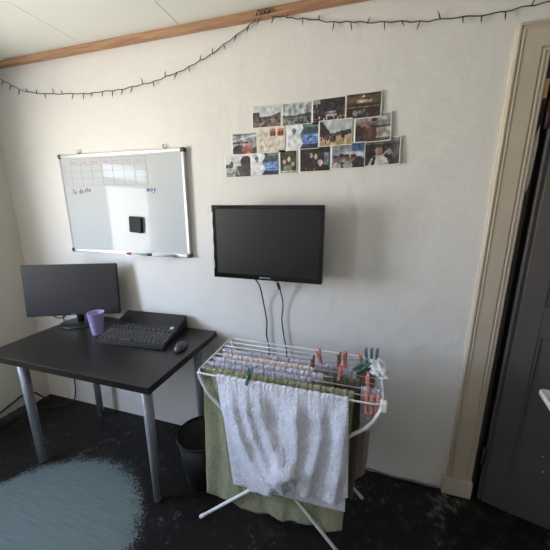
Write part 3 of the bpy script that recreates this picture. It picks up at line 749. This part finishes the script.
a = Art((56, 54, 54), seed=15).rect(0, 0, 1, .12, (150, 156, 152), .1).rect(0, .16, 1, .20, (120, 126, 122)).specks(.6, .3, 1, .9, [(74, 76, 76), (92, 94, 92), (44, 44, 46)], 24, .05, .1).ell(.42, .44, .10, .17, (196, 150, 134)).ell(.42, .26, .10, .08, (84, 62, 54)).poly([(.12, 1), (.20, .74), (.36, .60), (.52, .62), (.66, .76), (.72, 1)], (206, 204, 200), .06).poly([(.26, .7), (.34, .64), (.30, 1), (.20, 1)], (44, 40, 42)).poly([(.50, .6), (.64, .46), (.68, .50), (.54, .68)], (196, 160, 146)).ell(.72, .5, .07, .12, (150, 130, 120))
paper('dark photo of a person in a white shirt, last in the bottom row', .042, 1.700, .156, .116, 1.5, a, curl=.014, lift=.0005)

# ------------------------------------------------------------------ fairy lights along the top of the wall
fl = thing('string_lights', 'dark string of small unlit fairy lights draped along the top of the wall', 'string lights', (0, 0, 0))
PTS = [(-2.325, -.012, 2.262), (-2.217, -.010, 2.222), (-2.10, -.010, 2.168), (-1.988, -.010, 2.128), (-1.681, -.010, 2.091), (-1.50, -.010, 2.081), (-1.328, -.010, 2.080), (-1.16, -.010, 2.090), (-1.009, -.010, 2.112), (-.87, -.010, 2.145), (-.75, -.010, 2.186), (-.594, -.012, 2.256), (-.515, -.018, 2.288), (-.480, -.018, 2.285), (-.42, -.014, 2.275), (-.336, -.010, 2.258), (-.20, -.010, 2.226), (-.082, -.010, 2.207), (.08, -.010, 2.184), (.22, -.010, 2.170), (.42, -.012, 2.163), (.571, -.026, 2.166), (.75, -.026, 2.18), (.95, -.02, 2.195), (1.3, -.018, 2.205), (1.7, -.012, 2.235), (2.04, -.012, 2.27)]
path = spline(PTS, 10)
m = MB()
wob = [p + Vector((0, 0, .0022 * math.sin(i * 1.3) + .0015 * math.sin(i * .5))) for i, p in enumerate(path)]
m.tube(wob, .0019, n=6); m.build('cord', M_CORD, fl)
rnd = random.Random(8)
acc = 0; last = path[0]
bi = 0
for p, pw in zip(path, wob):
    acc += (p - last).length; last = p
    if acc > .062:
        acc = 0; bi += 1
        up = rnd.random() < .28
        ang = R(rnd.uniform(-28, 28)) + (math.pi if up else 0)
        d = Vector((math.sin(ang), -.25, -math.cos(ang))).normalized()
        L_ = rnd.uniform(.020, .034) if up else rnd.uniform(.028, .042)
        bm_ = MB(); bm_.tube([pw, pw + d * L_ * .7], .0022, mi=0, n=7); bm_.tube([pw + d * L_ * .68, pw + d * L_ * .9, pw + d * L_], .0017, mi=1, n=6, r2=.001)
        bm_.build('bulb', [M_CORD, M_GLASS_BULB], fl)
m = MB()
for k in range(4):
    m.tube(spline([(-.53 + k * .018, -.036, 2.284), (-.515 + k * .02, -.046, 2.300 - .006 * (k % 2)), (-.50 + k * .02, -.038, 2.286)], 5), .0018, n=6)
m.build('knot', M_CORD, fl)

# ------------------------------------------------------------------ drying rack
RZ = 0.80
RX0, RX1, RY0, RY1 = -0.632, 0.098, -0.530, -0.195
rack = thing('drying_rack', 'white metal folding clothes drying rack standing on the black floor', 'drying rack', (0, 0, 0))
def round_rect(x0, x1, y0, y1, r, z, n=6):
    o = []
    for cx_, cy_, a0 in ((x1 - r, y1 - r, 0), (x0 + r, y1 - r, 90), (x0 + r, y0 + r, 180), (x1 - r, y0 + r, 270)):
        for k in range(n + 1):
            a = R(a0 + 90 * k / n); o.append((cx_ + r * math.cos(a), cy_ + r * math.sin(a), z))
    return o + [o[0]]
m = MB(); m.tube(round_rect(RX0, RX1, RY0, RY1, .035, RZ), .0036, caps=False, n=8); m.build('top_frame', M_WHITE_METAL, rack)
WY = [-.488, -.446, -.404, -.362, -.320, -.278, -.236]
for y in WY:
    m = MB(); m.tube([(RX0, y, RZ), (RX1, y, RZ)], .0022, n=6); m.build('wire', M_WHITE_METAL, rack)
for xs in (RX0, RX1):       # lower end bars
    s = 1 if xs == RX1 else -1
    m = MB(); m.tube(spline([(xs, RY0 + .03, RZ), (xs + s * .002, RY0 + .035, RZ - .05), (xs, -.36, RZ - .06), (xs, RY1 - .035, RZ - .05), (xs, RY1 - .03, RZ)], 6), .0035, n=8); m.build('end_brace', M_WHITE_METAL, rack)
def leg(y, top_x, foot_x, name='leg'):
    s = 1 if top_x > foot_x else -1
    P = [(top_x, y, RZ - .006), (top_x - s * .012, y, RZ - .045), (top_x - s * .045, y, RZ - .105), (top_x - s * .115, y, RZ - .17)]
    d = Vector((foot_x, y, .022)) - Vector(P[-1])
    P += [Vector(P[-1]) + d * k for k in (.12, .5, 1.0)]
    m = MB(); m.tube(spline(P, 5), .0070, n=12); o = m.build(name, M_WHITE_METAL, rack)
    dd = d.normalized(); f = Vector((foot_x, y, .022))
    m = MB(); m.tube([f - dd * .02, f + dd * .010], .0085, n=12); m.build('foot_cap', M_WHITEPL, o)
    return o
leg(-.516, RX1 - .002, -.662); leg(-.514, RX0 + .002, .015)
leg(-.215, RX1 - .002, -.650); leg(-.195, RX0 + .002, .065)
for y in (-.505, -.205):
    m = MB(); m.tube([(-.283, y - .018, .366), (-.283, y + .018, .366)], .008, n=10); m.build('pivot', M_STEEL, rack)
for y in (-.515, -.215):
    m = MB(); m.box((RX1 - .012, y - .012, RZ - .030), (RX1 + .012, y + .012, RZ + .008), bevel=.004); m.build('corner_bracket', M_WHITEPL, rack)

# ------------------------------------------------------------------ laundry
def cloth(name, label, cat, matl, wy, xl, xr, df, db, fold, fold_b=None, nu=200, nv=60, gather=0.003, seed=0, th=.0035, group='laundry on the drying rack', hem=None, wz=None, rr=.0065, maxin=.004):
    """a towel over the wire at y=wy: front fall df(s), back fall db(s), edges xl(t), xr(t), fold(s,t) pushes outwards"""
    wz = RZ if wz is None else wz
    bm = bmesh.new(); V = []
    ns = nv
    samples = [('f', k / ns) for k in range(ns, 0, -1)] + [('a', k / 8) for k in range(0, 9)] + [('b', k / ns) for k in range(1, ns + 1)]
    rn = random.Random(seed); ph = [rn.uniform(0, 6.28) for _ in range(8)]
    for kind, t in samples:
        row = []
        for i in range(nu + 1):
            s = i / nu
            W_ = abs(xr(0) - xl(0)) / .6
            pl = gather * .5 * (math.sin(s * 150 * W_ + ph[0]) + .7 * math.sin(s * 233 * W_ + ph[1]) + .7 * math.sin(s * 71 * W_ + ph[2]) + .8 * noise.noise(Vector((s * 40 * W_, 0, seed))))
            if kind == 'f':
                x = xl(t) + (xr(t) - xl(t)) * s
                y = wy - rr - fold(s, t) - pl * math.exp(-t * 7) * .6
                z = wz - df(s) * t
                if t > .97 and hem: z += hem * math.sin(s * 40)
            elif kind == 'b':
                x = xl(t * .6) + (xr(t * .6) - xl(t * .6)) * s
                y = wy + rr + (fold_b(s, t) if fold_b else .004 * math.sin(s * 30 + ph[3]) * min(1, t * 3) + .004) + pl * math.exp(-t * 7) * .4
                z = wz - db(s) * t
            else:
                a = math.pi * t
                x = xl(0) + (xr(0) - xl(0)) * s
                y = wy - rr * math.cos(a) - pl * math.cos(a) * .5
                z = wz + rr * math.sin(a) * 1.1 + pl * .9
            nz_ = noise.noise(Vector((x * 22, z * 22, seed))) * .0022 * (0 if kind == 'a' else min(1, t * 6))
            row.append(bm.verts.new((x, y + nz_, z)))
        V.append(row)
    for a, b in zip(V, V[1:]):
        for i in range(nu):
            f = bm.faces.new((a[i], a[i + 1], b[i + 1], b[i])); f.smooth = True
    me = bpy.data.meshes.new(name); bm.to_mesh(me); bm.free(); me.materials.append(matl)
    o = bpy.data.objects.new(name, me); COL.objects.link(o)
    md = o.modifiers.new('thickness', 'SOLIDIFY'); md.thickness = th; md.offset = 0
    return tag(o, label, cat, group)

def seg_near(p, poly):
    """signed distance in s to the polyline: negative on its left"""
    best = (9, 1)
    for (ax, ay), (bx, by) in zip(poly, poly[1:]):
        dx, dy = bx - ax, by - ay
        k = max(0, min(1, ((p[0] - ax) * dx + (p[1] - ay) * dy) / (dx * dx + dy * dy)))
        qx, qy = ax + dx * k, ay + dy * k
        d = math.hypot(p[0] - qx, p[1] - qy)
        if d < best[0]: best = (d, 1 if p[0] > qx else -1)
    return best[0] * best[1]
# (crest line in (s,t), height, width)
RIDGES = [([(.33, .02), (.37, .30), (.41, .55), (.47, .72), (.55, .78)], 0.0281, .095),
          ([(.63, .02), (.62, .35), (.60, .58), (.54, .74), (.46, .84)], 0.0302, .090),
          ([(.80, .02), (.80, .35), (.74, .62), (.64, 1.0)], 0.0259, .085),
          ([(.99, .05), (.95, .55), (.88, 1.0)], 0.0238, .075),
          ([(.10, .02), (.13, .35), (.20, .66), (.33, .92)], 0.0259, .075),
          ([(.22, .02), (.24, .25), (.27, .50), (.34, .75), (.46, .95)], 0.0194, .07),
          ([(.48, .02), (.50, .22), (.50, .5)], 0.0081, .06)]
def front_fold(s, t):
    h = 0.0
    for poly, hh, wd in RIDGES:
        d = seg_near((s, t * .78), [(a, b * .78) for a, b in poly])
        w = wd * (1.35 if d < 0 else .62)
        h += hh * math.exp(-(d / w) ** 2)
    h *= min(1, t * 5)
    h += .006 * noise.noise(Vector((s * 7, t * 5, 2.0))) +   .0012 * noise.noise(Vector((s * 17, t * 13, 5.0))) + .0009 * noise.noise(Vector((s * 60, t * 55, 5.0)))
    return max(-.001, h + .006 * t)
cloth('bath_towel', 'large white terry towel hanging at the front of the drying rack', 'towel', M_TERRY, RY0,
      lambda t: -.534 + .092 * t ** 1.15, lambda t: -.019 + .020 * t, lambda s: .505 - .100 * s + .02 * math.sin(s * 9) - .03 * math.exp(-(s / .06) ** 2), lambda s: .525 - .02 * s, front_fold,
      fold_b=lambda s, t: .001, nu=170, nv=120, gather=.0022, seed=1, th=.004, hem=.004)
def soft(seed, amp, f=26):
    rn = random.Random(seed); p = [rn.uniform(0, 6.28) for _ in range(4)]
    return lambda s, t: amp * min(1, .25 + t) * (1 + .6 * math.sin(s * f + p[0]) + .4 * math.sin(s * f * .57 + p[1] + t * 2)) * .6
def green_fold(s, t):
    f = .010 * math.exp(-((s - .10 - .16 * t) / .035) ** 2) + .004 * (s > .10 + .16 * t)
    return min(.0105, f + .006 * t * (1 + math.sin(s * 34 + 1.5 * t)) * .8 + .004 * max(0, noise.noise(Vector((s * 8, t * 5, 9.)))))
cloth('bath_towel', 'long sage green towel on the rack behind the large white towel', 'towel', M_GREEN, WY[0],
      lambda t: -.618 - .014 * t, lambda t: -.002 - .012 * t, lambda s: .640 + .022 * math.sin(s * 4.2) + .02 * s + .006 * math.sin(s * 23), lambda s: .50, green_fold, fold_b=lambda s, t: .003, gather=.0026, seed=2, hem=.004)
cloth('bath_towel', 'lilac grey towel on the rack, first behind the green towel', 'towel', M_LILAC, WY[1],
      lambda t: -.622 + .01 * t, lambda t: -.165, lambda s: .42, lambda s: .40, soft(3, .004), gather=.0024, seed=3)
cloth('bath_towel', 'pale lilac towel on the rack, second behind the green towel', 'towel', M_LILAC2, WY[2],
      lambda t: -.614 + .01 * t, lambda t: -.125, lambda s: .38, lambda s: .36, soft(4, .004), gather=.0024, seed=4)
cloth('bath_towel', 'cream and peach towel on the rack between two lilac towels', 'towel', M_PEACH, WY[3],
      lambda t: -.590 + .01 * t, lambda t: -.170, lambda s: .40, lambda s: .38, soft(5, .004), gather=.0024, seed=5)
cloth('bath_towel', 'lilac grey towel farthest back on the drying rack near the wall', 'towel', M_LILAC, WY[4],
      lambda t: -.608 + .01 * t, lambda t: -.015, lambda s: .36, lambda s: .36, soft(6, .004), gather=.0024, seed=6)
cloth('shirt', 'dark olive garment at the right end of the rack beside the white towel', 'garment', M_OLIVE, WY[2],
      lambda t: -.085 + .02 * t, lambda t: .030 - .01 * t, lambda s: .52 + .04 * s, lambda s: .50, soft(7, .006, 14), nu=40, gather=.002, seed=7)
cloth('shirt', 'taupe garment hanging lowest at the right end of the rack near the wall', 'garment', M_TAUPE, WY[5],
      lambda t: .000 + .012 * t, lambda t: .080 - .012 * t, lambda s: .585 - .07 * abs(s - .3), lambda s: .50, soft(8, .008, 9), nu=40, gather=.002, seed=8)
cloth('small_cloth', 'small pale lilac cloth gathered at the right end of the rack behind the pink pegs', 'cloth', M_LILAC2, WY[1],
      lambda t: .022 + .004 * t, lambda t: .088 - .006 * t, lambda s: .17, lambda s: .15, soft(9, .006, 12), nu=30, nv=30, gather=.003, seed=9)
# crumpled white sock over the right end
def crumple():
    t = bmesh.new(); bmesh.ops.create_icosphere(t, subdivisions=5, radius=1)
    for v in t.verts:
        n = v.co.normalized()
        k = 1 + .42 * noise.noise(n * 1.7 + Vector((4, 1, 7))) + .16 * noise.noise(n * 3.4)
        v.co = Vector((n.x * .034 * k, n.y * .058 * k, n.z * .024 * k))
    for f in t.faces: f.smooth = True
    m = MB(); m._merge(t, 0, True); return m
so = crumple().build('sock', M_SOCK, None, (.086, -.335, RZ + .029)); so.rotation_euler = (R(8), R(14), R(20))
tag(so, 'crumpled white sock lying over the right end of the drying rack', 'sock')

# clothes pegs
def peg_parts(root, matl):
    for s in (-1, 1):
        m = MB(); m.prism([(s * .001, -.012), (s * .006, -.012), (s * .0062, .008), (s * .0075, .030), (s * .013, .056), (s * .010, .058), (s * .0035, .030), (s * .001, .008)], 'y', -.005, .005, bevel=.0008)
        m.build('peg_arm', matl, root)
    m = MB(); m.tube([(-.009, 0, .022), (.009, 0, .022)], .0032, n=8); m.build('spring', M_STEEL, root)
def peg(label, x, y, z, matl, rot, cat='clothes peg', sc=1.05):
    o = thing('clothes_peg', label, cat, (x, y, z), 0, 'clothes pegs on the drying rack')
    o.rotation_euler = rot; o.scale = (sc,) * 3
    peg_parts(o, matl); return o
U = R(90)
peg('dark green clothes peg gripping the large white towel on the front wire', -.402, RY0 - .006, RZ + .002, M_DGREEN, (R(6), R(16), R(75)))
peg('red clothes peg upright near the middle of the rack, left of a maroon peg', -.150, WY[4], RZ + .012, M_RED, (R(-8), R(-8), R(70)))
peg('maroon clothes peg leaning beside the red peg near the middle of the rack', -.176, WY[3], RZ + .012, M_MAROON, (R(10), R(-24), R(70)))
peg('red clothes peg on the rear towel, with a dark peg touching its left side', -.048, WY[4], RZ + .012, M_RED, (R(-4), R(6), R(70)))
peg('dark maroon clothes peg touching the left side of a red peg on the rear towel', -.074, WY[4], RZ + .010, M_MAROON, (R(4), R(-6), R(70)))
peg('red clothes peg on a bare wire in front of the other red pegs', -.062, WY[2] - .004, RZ + .008, M_RED, (R(4), R(4), R(70)))
peg('salmon clothes peg upright at the back wires, left of the teal pegs', .018, WY[5], RZ + .003, M_PINK, (R(-4), R(-4), R(70)))
for k, (xx, lab) in enumerate(((.040, 'leftmost of three upright teal clothes pegs at the back of the rack'), (.060, 'middle one of three upright teal clothes pegs at the back of the rack'), (.080, 'rightmost of three upright teal clothes pegs at the back of the rack'))):
    peg(lab, xx, WY[6], RZ + .003, M_TEAL, (R(-6 + 3 * k), R(-5 + 5 * k), R(80)))
peg('teal clothes peg lying slanted in front of the three upright teal pegs', -.002, WY[4] - .016, RZ + .018, M_TEAL, (R(-10), R(58), R(10)))
peg('dark green clothes peg lying slanted beside the white sock', .012, WY[3] - .004, RZ + .018, M_DGREEN, (R(-6), R(62), R(20)))
for k, (xx, lab) in enumerate(((.040, 'leftmost of three salmon pegs hanging below the wire at the right end'), (.060, 'middle one of three salmon pegs hanging below the wire at the right end'), (.080, 'rightmost of three salmon pegs hanging below the wire at the right end'))):
    peg(lab, xx, WY[0] - .002, RZ - .004, M_PINK, (R(180 + 4 * k - 4), R(3 - 3 * k), R(80)))
peg('salmon clothes peg standing upright above the three hanging salmon pegs', .046, WY[1] - .006, RZ + .006, M_PINK, (R(-6), R(-4), R(75)))

# ------------------------------------------------------------------ waste bin
bn = thing('waste_bin', 'round black plastic waste bin on the floor between desk and drying rack', 'bin', (-.772, -.305, 0))
m = MB(); m.lathe([(0, 0), (.086, 0), (.090, .004), (.124, .282), (.121, .282), (.087, .008), (0, .008)], 40); m.build('bin_body', M_BIN, bn)
m = MB(); m.lathe([(.1205, .278), (.127, .276), (.130, .282), (.128, .290), (.122, .291), (.1205, .287), (.1205, .278)], 40); m.build('bin_rim', M_BIN, bn)

# ------------------------------------------------------------------ cables along the floor
m = MB(); m.tube(spline([(-2.318, -.95, .030), (-2.318, -.60, .035), (-2.318, -.42, .066), (-2.318, -.34, .082), (-2.318, -.25, .105), (-2.312, -.185, .122), (-2.30, -.14, .115), (-2.28, -.10, .06), (-2.26, -.07, .010)], 8), .006)
tag(m.build('wall_cable', M_BLACK), 'black cable running low along the side wall under the desk', 'cable')
ps = thing('power_strip', 'dark power strip lying along the side wall under the desk', 'power strip', (-2.300, -.30, 0))
m = MB(); m.box((-.022, -.15, 0), (.022, .13, .042), bevel=.005); m.build('strip_body', M_GREYPL, ps)
for k in range(4):
    m = MB(); m.lathe([(0, 0), (.017, 0), (.017, .003), (.014, .003), (.013, .001), (0, .001)], 18, M=Matrix.Translation((0, -.115 + k * .06, .0415))); m.build('socket', M_BLACK, ps)
m = MB(); m.tube(spline([(-2.02, -.020, .72), (-2.015, -.016, .5), (-2.02, -.014, .3), (-2.03, -.014, .12), (-2.045, -.02, .035), (-2.06, -.05, .008), (-2.12, -.10, .007), (-2.2, -.14, .007)], 8), .004)
tag(m.build('desk_cable', M_BLACK), 'thin black cable hanging down the wall behind the desk', 'cable')
m = MB(); m.tube(spline([(-.05, -.03, .007), (.05, -.016, .010), (.10, -.014, .024), (.16, -.012, .018), (.24, -.010, .010), (.33, -.010, .012), (.40, -.012, .010), (.455, -.012, .012)], 8), .005)
tag(m.build('skirting_cable', mat('grey_cable', (120, 120, 124), .5)), 'grey cable along the foot of the wall between rack and door', 'cable')

# ------------------------------------------------------------------ white table just entering the frame on the right
ta = R(-8)
tcx, tcy = .694 + .28 * math.cos(ta) + .28 * math.sin(ta), -.183 + .28 * math.sin(ta) - .28 * math.cos(ta)
tb = thing('side_table', 'white plastic table whose rounded corner enters at the right edge by the door', 'table', (tcx, tcy, 0), ta)
def tray():
    m = MB(); bm = m.bm
    def rr(x0, x1, y0, y1, r, z, n=8):
        return [bm.verts.new(p) for p in round_rect(x0, x1, y0, y1, r, z, n)[:-1]]
    H = .765; w2, d2 = .28, .28
    rings = [rr(-w2 + .02, w2 - .02, -d2 + .02, d2 - .02, .012, H - .026), rr(-w2, w2, -d2, d2, .020, H - .018), rr(-w2, w2, -d2, d2, .020, H - .004), rr(-w2 + .003, w2 - .003, -d2 + .003, d2 - .003, .018, H), rr(-w2 + .010, w2 - .010, -d2 + .010, d2 - .010, .014, H), rr(-w2 + .016, w2 - .016, -d2 + .016, d2 - .016, .010, H - .010)]
    for a, b in zip(rings, rings[1:]):
        k = len(a)
        for i in range(k):
            f = bm.faces.new((a[i], a[(i + 1) % k], b[(i + 1) % k], b[i])); f.smooth = True
    bm.faces.new(rings[0][::-1]); bm.faces.new(rings[-1]); return m
tray().build('tabletop', M_WHITEPL, tb)
m = MB(); m.tube([(.02, 0, .02), (.02, 0, .740)], .03, n=20); m.build('column', M_WHITEPL, tb)
m = MB(); m.lathe([(0, 0), (.19, 0), (.19, .012), (.06, .028), (0, .028)], 40, M=Matrix.Translation((.02, 0, 0))); m.build('base', M_WHITEPL, tb)
